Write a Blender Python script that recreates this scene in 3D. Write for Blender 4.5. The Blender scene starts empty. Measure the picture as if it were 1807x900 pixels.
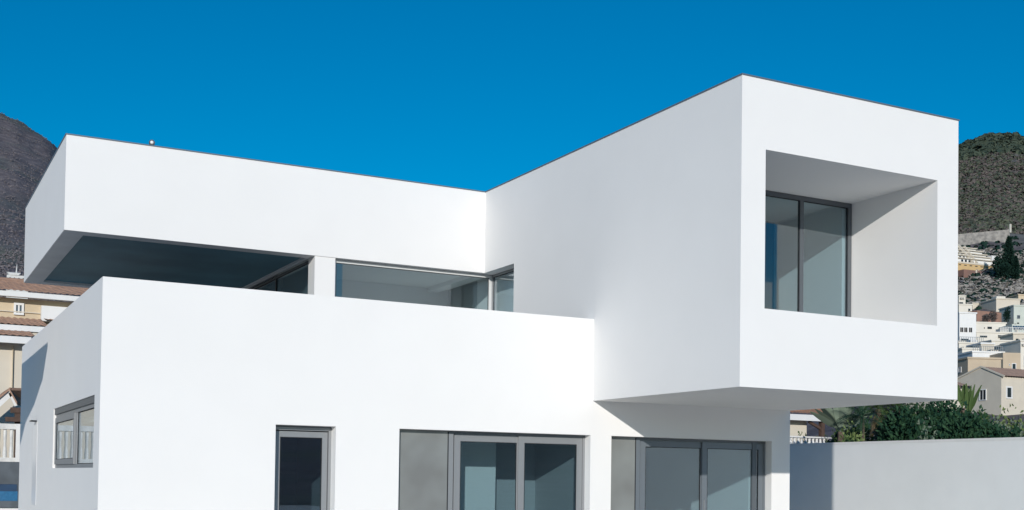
import bpy, math, random
from mathutils import Vector, Matrix, noise
random.seed(7)
S = bpy.context.scene
COL = S.collection
R_ = math.radians

# ------------------------------------------------------------------ camera
EYE = 1.7
F, PX, PY, PITCH, ROLL, YAW = 2101.85, 897.48, 788.97, 0.0262032, -0.0136696, -0.4843119
ROT = Matrix.Rotation(YAW, 3, 'Z') @ Matrix.Rotation(PITCH, 3, 'X') @ Matrix.Rotation(ROLL, 3, 'Y')
cam = bpy.data.cameras.new('camera')
cam.sensor_width = 36.0
cam.lens = F / 1807 * 36
cam.shift_x = (903.5 - PX) / 1807
cam.shift_y = (PY - 450) / 1807
cam.clip_start = 0.1
cam.clip_end = 20000
camo = bpy.data.objects.new('camera', cam)
COL.objects.link(camo)
camo.matrix_world = Matrix.Translation((0, 0, EYE)) @ (ROT @ Matrix.Rotation(math.pi / 2, 3, 'X')).to_4x4()
S.camera = camo
S.render.resolution_x, S.render.resolution_y = 1024, 510

# ------------------------------------------------------------------ world, sun, exposure
SUN_DIR = Vector((1.1, 2.02, -0.607)).normalized()        # the way the light travels
ELEV = math.asin(-SUN_DIR.z)
w = bpy.data.worlds.new('World')
S.world = w
w.use_nodes = True
nt = w.node_tree
nt.nodes.clear()
sky = nt.nodes.new('ShaderNodeTexSky')
sky.sky_type = 'NISHITA'
sky.sun_disc = False
sky.sun_elevation = ELEV
sky.sun_rotation = math.atan2(-SUN_DIR.x, -SUN_DIR.y)
sky.air_density = 1.0
sky.dust_density = 0.2
sky.ozone_density = 3.0
hs = nt.nodes.new('ShaderNodeHueSaturation')
hs.inputs['Saturation'].default_value = 1.75
hs.inputs['Hue'].default_value = 0.498
hs.inputs['Value'].default_value = 0.78
bg = nt.nodes.new('ShaderNodeBackground')
bg.inputs['Strength'].default_value = 0.12
wo = nt.nodes.new('ShaderNodeOutputWorld')
nt.links.new(sky.outputs[0], hs.inputs['Color'])
nt.links.new(hs.outputs[0], bg.inputs[0])
nt.links.new(bg.outputs[0], wo.inputs[0])
sun = bpy.data.lights.new('sun', 'SUN')
sun.energy = 3.0
sun.angle = R_(0.5)
sun.color = (1.0, 0.955, 0.895)
suno = bpy.data.objects.new('sun', sun)
COL.objects.link(suno)
suno.rotation_euler = SUN_DIR.to_track_quat('-Z', 'Y').to_euler()
S.view_settings.view_transform = 'Standard'
S.view_settings.look = 'None'
S.view_settings.exposure = 0.11
S.view_settings.gamma = 1.0
S.render.engine = 'CYCLES'
S.cycles.max_bounces = 8
S.cycles.transparent_max_bounces = 24

# ------------------------------------------------------------------ helpers
def ray(u, v):
    return ROT @ Vector(((u - PX) / F, 1, -(v - PY) / F))
def spot(u, v, r):
    """survey point: bearing and height angle read off the photograph, at a real range r in metres"""
    a = ray(u, v); k = r / math.hypot(a.x, a.y)
    return Vector((a.x * k, a.y * k, a.z * k + EYE))

class MB:
    def __init__(s): s.v = []; s.f = []
    def add(s, vs, fs):
        n = len(s.v); s.v += [tuple(p) for p in vs]; s.f += [tuple(i + n for i in f) for f in fs]; return s
    def box(s, x0, y0, z0, x1, y1, z1):
        return s.add([(x0,y0,z0),(x1,y0,z0),(x1,y1,z0),(x0,y1,z0),(x0,y0,z1),(x1,y0,z1),(x1,y1,z1),(x0,y1,z1)],
              [(0,3,2,1),(4,5,6,7),(0,1,5,4),(1,2,6,5),(2,3,7,6),(3,0,4,7)])
    def bar(s, a, b, w, h=None, n=4, tw=1.0):
        a, b = Vector(a), Vector(b); d = (b - a).normalized()
        up = Vector((0,0,1)) if abs(d.z) < .95 else Vector((0,1,0))
        x = d.cross(up).normalized(); y = x.cross(d)
        h = w if h is None else h
        vs = []
        for p, k in ((a, 1), (b, tw)):
            for i in range(n):
                t = 2*math.pi*(i+.5)/n; q = 2**.5 if n == 4 else 1
                vs.append(p + x*math.cos(t)*w/2*k*q + y*math.sin(t)*h/2*k*q)
        fs = [(i, (i+1)%n, n+(i+1)%n, n+i) for i in range(n)] + [tuple(range(n))[::-1], tuple(range(n, 2*n))]
        return s.add(vs, fs)
    def tube(s, pts, rads, n=8):
        rings = []
        base = len(s.v)
        for i, p in enumerate(pts):
            p = Vector(p)
            d = (Vector(pts[min(i+1, len(pts)-1)]) - Vector(pts[max(i-1, 0)])).normalized()
            up = Vector((0,0,1)) if abs(d.z) < .95 else Vector((0,1,0))
            x = d.cross(up).normalized(); y = x.cross(d)
            for k in range(n):
                t = 2*math.pi*k/n
                s.v.append(tuple(p + (x*math.cos(t) + y*math.sin(t))*rads[i]))
        for i in range(len(pts)-1):
            for k in range(n):
                a = base+i*n+k; b = base+i*n+(k+1)%n
                s.f.append((a, b, b+n, a+n))
        s.f.append(tuple(base+k for k in range(n))[::-1]); s.f.append(tuple(base+(len(pts)-1)*n+k for k in range(n)))
        return s
    def panel(s, axis, p0, p1, us, vs_, holes):
        """a wall between planes p0 and p1 across `axis` ('x' or 'y'); us along the wall, vs_ up; holes = (u0,u1,v0,v1)"""
        us = sorted(set([round(a, 5) for a in us] + [round(h[i], 5) for h in holes for i in (0,1)]))
        vv = sorted(set([round(a, 5) for a in vs_] + [round(h[i], 5) for h in holes for i in (2,3)]))
        def solid(i, j):
            if i < 0 or j < 0 or i >= len(us)-1 or j >= len(vv)-1: return False
            cu, cv = (us[i]+us[i+1])/2, (vv[j]+vv[j+1])/2
            return not any(h[0] < cu < h[1] and h[2] < cv < h[3] for h in holes)
        def P(u, v, d): return (d, u, v) if axis == 'x' else (u, d, v)
        for i in range(len(us)-1):
            for j in range(len(vv)-1):
                if not solid(i, j): continue
                u0, u1, v0, v1 = us[i], us[i+1], vv[j], vv[j+1]
                for d in (p0, p1): s.add([P(u0,v0,d),P(u1,v0,d),P(u1,v1,d),P(u0,v1,d)], [(0,1,2,3)])
                if not solid(i-1, j): s.add([P(u0,v0,p0),P(u0,v1,p0),P(u0,v1,p1),P(u0,v0,p1)], [(0,1,2,3)])
                if not solid(i+1, j): s.add([P(u1,v0,p0),P(u1,v1,p0),P(u1,v1,p1),P(u1,v0,p1)], [(0,1,2,3)])
                if not solid(i, j-1): s.add([P(u0,v0,p0),P(u1,v0,p0),P(u1,v0,p1),P(u0,v0,p1)], [(0,1,2,3)])
                if not solid(i, j+1): s.add([P(u0,v1,p0),P(u1,v1,p0),P(u1,v1,p1),P(u0,v1,p1)], [(0,1,2,3)])
        return s
    def build(s, name, mat, parent=None, smooth=False, loc=None, bevel=0, weld=False):
        me = bpy.data.meshes.new(name)
        me.from_pydata(s.v, [], s.f)
        import bmesh
        bm = bmesh.new(); bm.from_mesh(me)
        if weld: bmesh.ops.remove_doubles(bm, verts=bm.verts, dist=1e-4)
        if len(s.f) < 60000: bmesh.ops.recalc_face_normals(bm, faces=bm.faces)
        bm.to_mesh(me); bm.free()
        if smooth:
            for p in me.polygons: p.use_smooth = True
        me.materials.append(mat)
        o = bpy.data.objects.new(name, me); COL.objects.link(o)
        if bevel:
            m = o.modifiers.new('bevel', 'BEVEL'); m.width = bevel; m.segments = 2; m.limit_method = 'ANGLE'
        if parent is not None:
            o.parent = parent
            if loc is None: o.location = -Vector(parent.location) if not parent.get('_local') else (0,0,0)
        if loc is not None: o.location = loc
        return o

def tag(o, label=None, cat=None, group=None, kind=None):
    if label: o['label'] = label
    if cat: o['category'] = cat
    if group: o['group'] = group
    if kind: o['kind'] = kind
    return o
def thing(name, loc, label, cat, group=None, rz=0, local=False):
    """an Empty at a thing's base. local=True: its parts are written in the thing's own coordinates"""
    o = bpy.data.objects.new(name, None); COL.objects.link(o)
    o.location = loc; o.rotation_euler = (0, 0, rz)
    o.empty_display_size = .3
    tag(o, label, cat, group)
    if local: LOCAL.add(o.name)
    return o
LOCAL = set()
def part(mb, name, mat, parent, sub=None, **k):
    """part of a thing. World coordinates unless the root is local; sub-parts share their part's frame"""
    o = mb.build(name, mat, None, **k)
    o.parent = parent
    if parent.parent is None and parent.type == 'EMPTY' and parent.name not in LOCAL:
        o.location = -Vector(parent.location)
    return o
def single(mb, name, mat, origin, **k):
    origin = Vector(origin)
    mb.v = [tuple(Vector(p) - origin) for p in mb.v]
    return mb.build(name, mat, None, loc=origin, **k)

# ------------------------------------------------------------------ materials
def mat(name, col, rough=.8, metal=0, spec=.4, var=0, vscale=2, bump=0, bscale=40, col2=None, detail=6, vlo=.35, vhi=.65, coord='Object'):
    m = bpy.data.materials.new(name); m.use_nodes = True
    n = m.node_tree; b = n.nodes['Principled BSDF']
    b.inputs['Base Color'].default_value = (*col, 1); b.inputs['Roughness'].default_value = rough
    b.inputs['Metallic'].default_value = metal; b.inputs['Specular IOR Level'].default_value = spec
    tc = n.nodes.new('ShaderNodeTexCoord')
    if var or col2:
        nz = n.nodes.new('ShaderNodeTexNoise'); nz.inputs['Scale'].default_value = vscale; nz.inputs['Detail'].default_value = detail
        n.links.new(tc.outputs[coord], nz.inputs['Vector'])
        mr = n.nodes.new('ShaderNodeMapRange'); mr.inputs['From Min'].default_value = vlo; mr.inputs['From Max'].default_value = vhi
        n.links.new(nz.outputs['Fac'], mr.inputs['Value'])
        mx = n.nodes.new('ShaderNodeMix'); mx.data_type = 'RGBA'
        n.links.new(mr.outputs['Result'], mx.inputs[0])
        c2 = col2 if col2 else tuple(c*(1-var) for c in col)
        mx.inputs[6].default_value = (*col, 1); mx.inputs[7].default_value = (*c2, 1)
        n.links.new(mx.outputs[2], b.inputs['Base Color'])
    if bump:
        nb = n.nodes.new('ShaderNodeTexNoise'); nb.inputs['Scale'].default_value = bscale; nb.inputs['Detail'].default_value = 4
        n.links.new(tc.outputs[coord], nb.inputs['Vector'])
        bp = n.nodes.new('ShaderNodeBump'); bp.inputs['Strength'].default_value = bump; bp.inputs['Distance'].default_value = .02
        n.links.new(nb.outputs['Fac'], bp.inputs['Height']); n.links.new(bp.outputs['Normal'], b.inputs['Normal'])
    return m
def glass(name, tint, base=.06, rough=0.0, refl=(.9,.95,1)):
    m = bpy.data.materials.new(name); m.use_nodes = True
    n = m.node_tree; n.nodes.clear()
    o = n.nodes.new('ShaderNodeOutputMaterial'); mx = n.nodes.new('ShaderNodeMixShader')
    t = n.nodes.new('ShaderNodeBsdfTransparent'); t.inputs[0].default_value = (*tint, 1)
    g = n.nodes.new('ShaderNodeBsdfGlossy'); g.inputs['Roughness'].default_value = rough; g.inputs[0].default_value = (*refl, 1)
    lw = n.nodes.new('ShaderNodeLayerWeight'); lw.inputs[0].default_value = .5
    pw = n.nodes.new('ShaderNodeMath'); pw.operation = 'POWER'; pw.inputs[1].default_value = 4
    mr = n.nodes.new('ShaderNodeMapRange'); mr.inputs['To Min'].default_value = base; mr.inputs['To Max'].default_value = .9
    n.links.new(lw.outputs['Facing'], pw.inputs[0]); n.links.new(pw.outputs[0], mr.inputs['Value'])
    n.links.new(mr.outputs[0], mx.inputs[0]); n.links.new(t.outputs[0], mx.inputs[1]); n.links.new(g.outputs[0], mx.inputs[2])
    n.links.new(mx.outputs[0], o.inputs[0])
    return m

M = {}
M['stucco'] = mat('white stucco', (.84,.83,.815), .9, spec=.2, col2=(.825,.815,.80), vscale=.9, bump=.08, bscale=60)
M['stucco_in'] = mat('interior paint', (.80,.80,.78), .9, spec=.2)
M['taupe_in'] = mat('brown interior paint', (.34,.19,.11), .9, spec=.2)
M['dark_in'] = mat('dark interior paint', (.20,.27,.32), .9, spec=.2)
M['grey_in'] = mat('grey interior paint and wall shade', (.42,.44,.45), .9, spec=.2)
M['floor_in'] = mat('interior floor', (.55,.53,.50), .5)
M['garden_stucco'] = mat('garden wall stucco', (.82,.84,.84), .9, spec=.2, col2=(.78,.80,.80), vscale=.9, bump=.1, bscale=50)
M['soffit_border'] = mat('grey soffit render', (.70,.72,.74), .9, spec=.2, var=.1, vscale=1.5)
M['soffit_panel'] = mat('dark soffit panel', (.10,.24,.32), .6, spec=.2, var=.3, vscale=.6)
M['deck'] = mat('roof gravel', (.24,.235,.23), .95, col2=(.17,.17,.165), vscale=14, bump=.6, bscale=30)
M['paving'] = mat('terrace paving', (.66,.62,.55), .8, col2=(.59,.55,.49), vscale=.8, bump=.1, bscale=30)
M['coping'] = mat('dark metal coping', (.16,.20,.24), .45, metal=.3)
M['frame'] = mat('grey aluminium', (.30,.31,.32), .45, metal=.35, spec=.5)
M['frame_shaded'] = mat('grey aluminium with painted shade', (.19,.215,.24), .45, metal=.35, spec=.5)  # grey aluminium with shade put into its colour, for frames under the box
M['frame_dark'] = mat('dark grey aluminium', (.13,.145,.16), .45, metal=.35, spec=.5)
M['frame_white'] = mat('white aluminium', (.62,.63,.63), .45, spec=.5)
M['seal'] = mat('black rubber seal', (.015,.017,.02), .7)
M['panel_grey'] = mat('satin grey panel', (.24,.255,.25), .3, spec=.5, col2=(.19,.195,.19), vscale=1.2, detail=2)
M['glass'] = glass('tinted glass', (.76,.85,.88), .12)
M['glass_dark'] = glass('dark tinted glass', (.64,.74,.78), .19)
M['glass_clear'] = glass('clear glass', (.86,.92,.94), .09)
M['white'] = mat('white paint', (.78,.78,.77), .6, var=.05)
M['white_old'] = mat('weathered white paint', (.72,.72,.70), .8, var=.18, vscale=6)
M['cream'] = mat('cream render', (.62,.51,.36), .9, var=.08, vscale=1.0, bump=.1)
M['cream2'] = mat('pale cream render', (.66,.60,.50), .9, var=.08, vscale=.8)
M['beige'] = mat('beige render', (.55,.45,.33), .9, var=.08, vscale=.8)
M['yellow'] = mat('yellow render', (.62,.44,.22), .9, var=.08, vscale=.8)
M['offwhite'] = mat('off white render', (.74,.70,.62), .9, var=.08, vscale=.5)
M['palegreen'] = mat('pale green render', (.58,.62,.56), .9, var=.1, vscale=.5)
M['darkpane'] = mat('dark window pane', (.02,.025,.03), .1, spec=.6)
M['bluepane'] = mat('grey window pane', (.10,.12,.14), .15, spec=.6)
M['tile'] = mat('clay roof tile', (.40,.25,.18), .85, col2=(.30,.19,.14), vscale=3.5, bump=.2, bscale=12)
M['tile_orange'] = mat('orange roof tile', (.38,.20,.12), .85, col2=(.26,.15,.10), vscale=2.5)
M['tile_pale'] = mat('faded clay roof tile', (.40,.27,.21), .9, col2=(.30,.21,.17), vscale=2.0)
M['wood'] = mat('dark brown timber', (.10,.06,.045), .7, var=.3, vscale=8)
M['redwall'] = mat('red brown render', (.28,.15,.12), .9, col2=(.20,.13,.11), vscale=.35)
M['stone'] = mat('grey stone', (.38,.36,.33), .95, col2=(.22,.21,.20), vscale=1.2, bump=.5, bscale=3)
M['terracotta'] = mat('terracotta paving', (.36,.20,.15), .9, col2=(.27,.17,.13), vscale=.6)
M['steel'] = mat('galvanised steel', (.35,.36,.37), .4, metal=.7)
M['bluetile'] = mat('blue pool tile', (.035,.16,.32), .25, spec=.6, var=.2, vscale=12)
M['bluedark'] = mat('dark blue pool cover', (.02,.06,.13), .5, var=.2, vscale=4)
M['slate'] = mat('blue grey slate', (.11,.13,.15), .7, var=.25, vscale=3)
M['lamp'] = mat('white lamp plastic', (.85,.85,.85), .3, spec=.5)
M['black'] = mat('black plastic', (.012,.014,.018), .4)
M['awning'] = mat('blue awning fabric', (.02,.09,.18), .8, var=.2)

def leaf(name, c1, c2):
    m = bpy.data.materials.new(name); m.use_nodes = True
    n = m.node_tree; b = n.nodes['Principled BSDF']
    b.inputs['Roughness'].default_value = .7; b.inputs['Specular IOR Level'].default_value = .15
    g = n.nodes.new('ShaderNodeNewGeometry')
    r = n.nodes.new('ShaderNodeMix'); r.data_type = 'RGBA'
    r.inputs[6].default_value = (*c1, 1); r.inputs[7].default_value = (*c2, 1)
    n.links.new(g.outputs['Random Per Island'], r.inputs[0]); n.links.new(r.outputs[2], b.inputs['Base Color'])
    return m
M['leaf_dark'] = leaf('dark leaf', (.010,.042,.026), (.035,.085,.040))
M['leaf_mid'] = leaf('mid green leaf', (.045,.085,.03), (.09,.14,.045))
M['leaf_light'] = leaf('yellow green leaf', (.10,.15,.05), (.20,.26,.10))
M['leaf_grey'] = leaf('grey green leaf', (.12,.16,.12), (.20,.25,.18))
M['leaf_dry'] = leaf('dry palm leaf', (.22,.16,.10), (.30,.22,.13))
M['leaf_cypress'] = leaf('cypress leaf', (.008,.028,.024), (.016,.045,.03))
M['bark'] = mat('bark', (.16,.12,.09), .9, var=.4, vscale=8)
M['scrub'] = leaf('hillside scrub', (.055,.072,.060), (.11,.125,.085))
M['ridge'] = leaf('ridge tree leaf', (.030,.050,.040), (.075,.095,.065))
M['scrub_grey'] = leaf('grey purple scrub', (.16,.147,.165), (.22,.20,.21))
M['scrub_brown'] = leaf('brown scrub', (.10,.09,.088), (.15,.128,.118))

def hill_mat():
    m = bpy.data.materials.new('hillside earth and scrub'); m.use_nodes = True
    n = m.node_tree; b = n.nodes['Principled BSDF']; b.inputs['Roughness'].default_value = .95; b.inputs['Specular IOR Level'].default_value = .1
    tc = n.nodes.new('ShaderNodeTexCoord')
    def nz(scale, det=8, rough=.6):
        x = n.nodes.new('ShaderNodeTexNoise'); x.inputs['Scale'].default_value = scale; x.inputs['Detail'].default_value = det; x.inputs['Roughness'].default_value = rough
        n.links.new(tc.outputs['Object'], x.inputs['Vector']); return x
    def ramp(src, stops):
        r = n.nodes.new('ShaderNodeValToRGB'); n.links.new(src, r.inputs[0])
        e = r.color_ramp.elements
        e[0].position, e[0].color = stops[0][0], (*stops[0][1], 1)
        e[1].position, e[1].color = stops[-1][0], (*stops[-1][1], 1)
        for p, c in stops[1:-1]:
            q = e.new(p); q.color = (*c, 1)
        return r
    big = nz(.012); fine = nz(.16, 10, .7)
    r1 = ramp(big.outputs['Fac'], [(.30, (.18,.17,.19)), (.45, (.21,.185,.195)), (.55, (.175,.18,.18)), (.70, (.20,.205,.16))])
    r2 = ramp(fine.outputs['Fac'], [(.30, (.45,.45,.48)), (.5, (.8,.8,.8)), (.66, (1.2,1.17,1.12)), (.8, (1.7,1.65,1.6))])
    mx = n.nodes.new('ShaderNodeMix'); mx.data_type = 'RGBA'; mx.blend_type = 'MULTIPLY'; mx.inputs[0].default_value = 1
    mx.clamp_result = False
    n.links.new(r1.outputs[0], mx.inputs[6]); n.links.new(r2.outputs[0], mx.inputs[7])
    n.links.new(mx.outputs[2], b.inputs['Base Color'])
    bp = n.nodes.new('ShaderNodeBump'); bp.inputs['Strength'].default_value = .6; bp.inputs['Distance'].default_value = 2.0
    n.links.new(fine.outputs['Fac'], bp.inputs['Height']); n.links.new(bp.outputs['Normal'], b.inputs['Normal'])
    return m
M['hill'] = hill_mat()

# ------------------------------------------------------------------ terrain: one sheet to the horizon, valley floor at z = 0
def lerp_tab(tab, r):
    if r <= tab[0][0]: return tab[0][1]
    for (a, va), (b, vb) in zip(tab, tab[1:]):
        if r <= b: return va + (vb-va)*(r-a)/(b-a)
    return tab[-1][1]
def sm(a, b, x):
    t = max(0, min(1, (x-a)/(b-a))); return t*t*(3-2*t)
# ranges in metres against height above the eye divided by range
RIGHT = [(60,-.028),(85,.012),(130,.052),(165,.083),(200,.106),(240,.128),(290,.152),(330,.171),(372,.189),(450,.208),(600,.234),(900,.262),(1300,.20),(3000,.08)]
LEFT = [(75,-.022),(110,.01),(150,.085),(220,.12),(320,.15),(600,.212),(950,.274),(1400,.21),(3000,.08)]
def crest(az):
    """how high the hills stand in each direction, as a factor"""
    a = (az + 180) % 360 - 180
    tab = [(-180,.15),(-60,.25),(-15,.7),(-4,1.0),(3,1.03),(5,1.0),(6.4,.955),(7.3,.89),(9,.72),(13,.50),(22,.40),(36,.45),(43,.8),(47.5,1.02),(48.6,1.02),(49.6,1.035),(51.5,1.01),(56,1.05),(75,.8),(120,.3),(180,.15)]
    return lerp_tab(tab, a)
def ground_z(x, y):
    r = math.hypot(x, y); az = math.degrees(math.atan2(x, y))
    if r < 55: return 0.0
    a = (az + 180) % 360 - 180
    k = sm(12, 40, a) if a < 120 else 1 - sm(120, 180, a)
    te = lerp_tab(LEFT, r)*(1-k) + lerp_tab(RIGHT, r)*k
    te = -EYE/r + (te + EYE/r) * crest(az) if te > -EYE/r else te
    z = EYE + te*r
    z *= sm(55, 90, r)
    amp = sm(250, 900, r)
    if amp > 0:
        z += amp * 7 * (noise.fractal(Vector((x*.011, y*.011, 0)), 1.0, 2.0, 5) )
        z += sm(300, 600, r) * 2.2 * noise.fractal(Vector((x*.06, y*.06, 3)), 1.0, 2.0, 4)
    return max(z, 0.0)
def build_terrain():
    azs = []
    a = -180.0
    while a < 180:
        azs.append(a)
        a += .12 if (2 < a < 9.5 or 47 < a < 53) else (1.5 if -60 < a < 80 else 6)
    rs = [0.5, 20, 40, 55]
    r = 55
    while r < 1500: r *= 1.022; rs.append(r)
    while r < 9000: r *= 1.15; rs.append(r)
    m = MB(); n = len(azs)
    for r in rs:
        for a in azs:
            x, y = r*math.sin(R_(a)), r*math.cos(R_(a))
            m.v.append((x, y, ground_z(x, y)))
    m.v.append((0,0,0)); c = len(m.v)-1
    for k in range(n): m.f.append((c, (k+1) % n, k))
    for i in range(len(rs)-1):
        for k in range(n):
            p, q = i*n+k, i*n+(k+1) % n
            m.f.append((p, q, q+n, p+n))
    o = m.build('terrain', M['hill'], smooth=True)
    tag(o, 'brown and green scrub hills rising round the houses', kind='structure')
build_terrain()
pav = MB().box(-30, -25, -.2, 21.5, 40, .004)
tag(single(pav, 'terrace_paving', M['paving'], (0,0,0)), 'pale paving laid round the white villa', kind='structure')
lawn = MB()

# ------------------------------------------------------------------ the villa (heights written from the eye level, E adds it)
E = EYE
XL, XB, XR = 3.086, 12.389, 17.411
YF, Y1, Y2, YK = 15.461, 20.0, 24.885, 32.44
ZT, ZB, ZP, ZU, ZD = 6.70+E, 1.552+E, 3.167+E, 4.80+E, .873+E
XC1, XC2 = 8.26, 8.73
T = .3
DECK = ZP - .55
villa = thing('modern_villa', (10.2, 20, 0), 'white flat-roofed modern villa with cantilevered upper box and recessed window', 'villa')
V = lambda mb, name, m, **k: part(mb, name, M[m], villa, **k)

# lower storey shell: front wall with three openings, left wall with window, back and right walls
doors = [(5.988, 7.077), (8.284, 12.342), (12.83, 16.909)]
m = MB()
m.panel('y', Y1, Y1+T, [XL, XB], [0, ZB, ZP], [(a, b, 0, ZD) for a, b in doors[:2]])
V(m, 'front_wall', 'stucco', weld=True)
m = MB(); m.panel('y', Y1, Y1+T, [XB, XR], [0, ZB], [(doors[2][0], doors[2][1], 0, ZD)])
V(m, 'porch_wall', 'stucco', weld=True)
m = MB(); m.panel('x', XL, XL+T, [Y1+T, YK], [0, ZP], [(20.574, 25.843, .082+E, 1.289+E)])
V(m, 'side_wall', 'stucco', weld=True)
m = MB(); m.box(XL+T, YK-T, 0, XR-T, YK, ZP); m.box(XR-T, Y1+T, 0, XR, YK, ZB)
V(m, 'back_wall', 'stucco')
V(MB().box(XL+T, Y1+T, DECK-.3, XB, YK-T, DECK), 'roof_deck', 'deck')
V(MB().box(XL+T, Y1+T, .005, XR-T, YK-T, .03), 'floor', 'floor_in')
V(MB().box(XL+T, Y1+T, ZD+.05, XR-T, YK-T, ZD+.15), 'ceiling', 'stucco_in')
# inside walls of the ground floor
m = MB(); m.box(7.65, Y1+T, .03, 7.8, 28, ZD+.05); m.box(12.55, Y1+T, .03, 12.65, 26, ZD+.05); m.box(7.8, 26.0, .03, XR-T, 26.15, ZD+.05)
m.box(9.9, 24.2, .03, 10.0, 26.0, ZD+.05); 
V(m, 'inner_wall', 'grey_in')
V(MB().box(16.55, Y1+T+.02, .03, XR-T, 25.9, ZD+.05), 'inner_wall', 'stucco_in')
V(MB().box(XL+T, 24, .03, 7.65, 24.15, ZD+.05), 'inner_wall', 'dark_in')
V(MB().box(9.2, 21.75, .03, 11.15, 21.85, ZD-.12), 'inner_wall', 'stucco_in')
V(MB().box(11.4, 22.6, .03, 12.55, 22.7, ZD+.04), 'inner_wall', 'grey_in')

# cantilevered box
m = MB(); m.panel('y', YF, YF+.12, [XB, XR], [ZB, ZT], [(12.894, 16.881, 2.874+E, 5.529+E)])
V(m, 'box_front_wall', 'stucco', weld=True)
m = MB(); m.panel('x', XB, XB+T, [YF+.12, YK], [ZB, ZT], [(23.409, 29.0, 3.0+E, ZU)])
V(m, 'box_side_wall', 'stucco', weld=True)
V(MB().box(XR-T, YF+.12, ZB, XR, YK, ZT), 'box_side_wall', 'stucco')
m = MB(); m.box(XB+T, YF+.12, ZB, XR-T, Y1+.25, ZB+.3); m.box(XB+T, Y1+.25, ZB, XR-T, YK, ZB+.3)
V(m, 'box_underside', 'stucco', weld=True)
V(MB().box(XB+T, YF+.12, ZT-.5, XR-T, YK, ZT-.3), 'box_roof', 'deck')
# recess: lining of the deep opening
YR = 17.62
m = MB()
m.box(12.70, YF+.12, 5.529+E, XR-T, 20.0, 5.63+E)          # ceiling
V(m, 'recess_ceiling', 'stucco')
m = MB(); m.box(16.881, YF+.12, 2.7+E, XR-T, YR+.1, 5.529+E)
V(m, 'recess_wall', 'stucco')
V(MB().box(12.70, YF+.12, 2.75+E, 16.881, YR+.1, 2.872+E), 'recess_floor', 'stucco')
# room behind the recess
m = MB(); m.box(16.72, YR+.1, 2.7+E, XR-T, 19.75, 5.529+E)
V(m, 'inner_wall', 'stucco_in')
V(MB().box(12.70, 19.75, 2.7+E, XR-T, 19.9, 5.529+E), 'inner_wall', 'taupe_in')
V(MB().box(12.70, YR+.1, 2.7+E, 16.72, 19.75, 2.8+E), 'inner_floor', 'floor_in')

# upper left volume
m = MB(); m.box(XL, Y2, ZU, XB, Y2+T, ZT)
V(m, 'upper_front_wall', 'stucco')
V(MB().box(XL, Y2+T, ZU, XL+T, YK, ZT), 'upper_side_wall', 'stucco')
V(MB().box(XL+T, YK-T, ZU, XB, YK, ZT), 'upper_back_wall', 'stucco')
V(MB().box(XL+T, Y2+T, ZT-.5, XB, YK-T, ZT-.3), 'upper_roof', 'deck')
# terrace soffit: grey border with a darker sunk panel
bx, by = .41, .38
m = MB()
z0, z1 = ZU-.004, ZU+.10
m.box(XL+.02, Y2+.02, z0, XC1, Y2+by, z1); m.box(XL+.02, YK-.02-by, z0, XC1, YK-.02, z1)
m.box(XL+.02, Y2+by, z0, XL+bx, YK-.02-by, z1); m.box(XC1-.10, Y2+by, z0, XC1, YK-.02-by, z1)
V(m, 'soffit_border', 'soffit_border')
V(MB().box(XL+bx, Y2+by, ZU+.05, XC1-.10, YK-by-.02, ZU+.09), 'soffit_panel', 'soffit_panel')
# pier between terrace and glazing, and the wall running back from it
V(MB().box(XC1, Y2+.02, DECK, XC2, Y2+.46, ZU-.004), 'pier', 'stucco')
V(MB().box(XC1+.04, 30.6, DECK, XC1+.2, YK-T, ZU-.004), 'terrace_wall', 'stucco')
# upper room
m = MB(); m.box(XC1+.2, 28.2, DECK, 13.0, 28.35, ZU+.1); V(m, 'inner_wall', 'stucco_in')
V(MB().box(13.0, 23.1, ZB+.3, 13.15, 26.5, ZU+.5), 'inner_wall', 'stucco')
V(MB().box(13.0, 26.5, ZB+.3, 13.15, 28.35, ZU+.5), 'inner_wall', 'grey_in')  # same wall further back; the grey stands in for shade there
V(MB().box(XC1+.2, Y2+T, ZU+.1, 13.0, 28.35, ZU+.2), 'inner_ceiling', 'stucco_in')
V(MB().box(XC2+.02, Y2+.24, DECK+.002, 12.6, 28.2, DECK+.016), 'inner_floor', 'floor_in')
V(MB().box(XB+T+.002, 22.9, DECK, 13.0, 23.1, ZU+.5), 'inner_wall', 'stucco_in')

# metal coping along the upper parapets
def coping(x0, y0, x1, y1):
    V(MB().box(min(x0,x1), min(y0,y1), ZT, max(x0,x1), max(y0,y1), ZT+.022), 'coping', 'coping')
o_ = .015
coping(XL-o_, Y2-o_, XB-o_, Y2+T+o_)
coping(XL-o_, Y2+T+o_, XL+T+o_, YK)
coping(XB-o_, YF-o_, XR+o_, YF+T)
coping(XB-o_, YF+T, XB+T+o_, YK)
coping(XR-T-o_, YF+T, XR+o_, YK)

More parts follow.
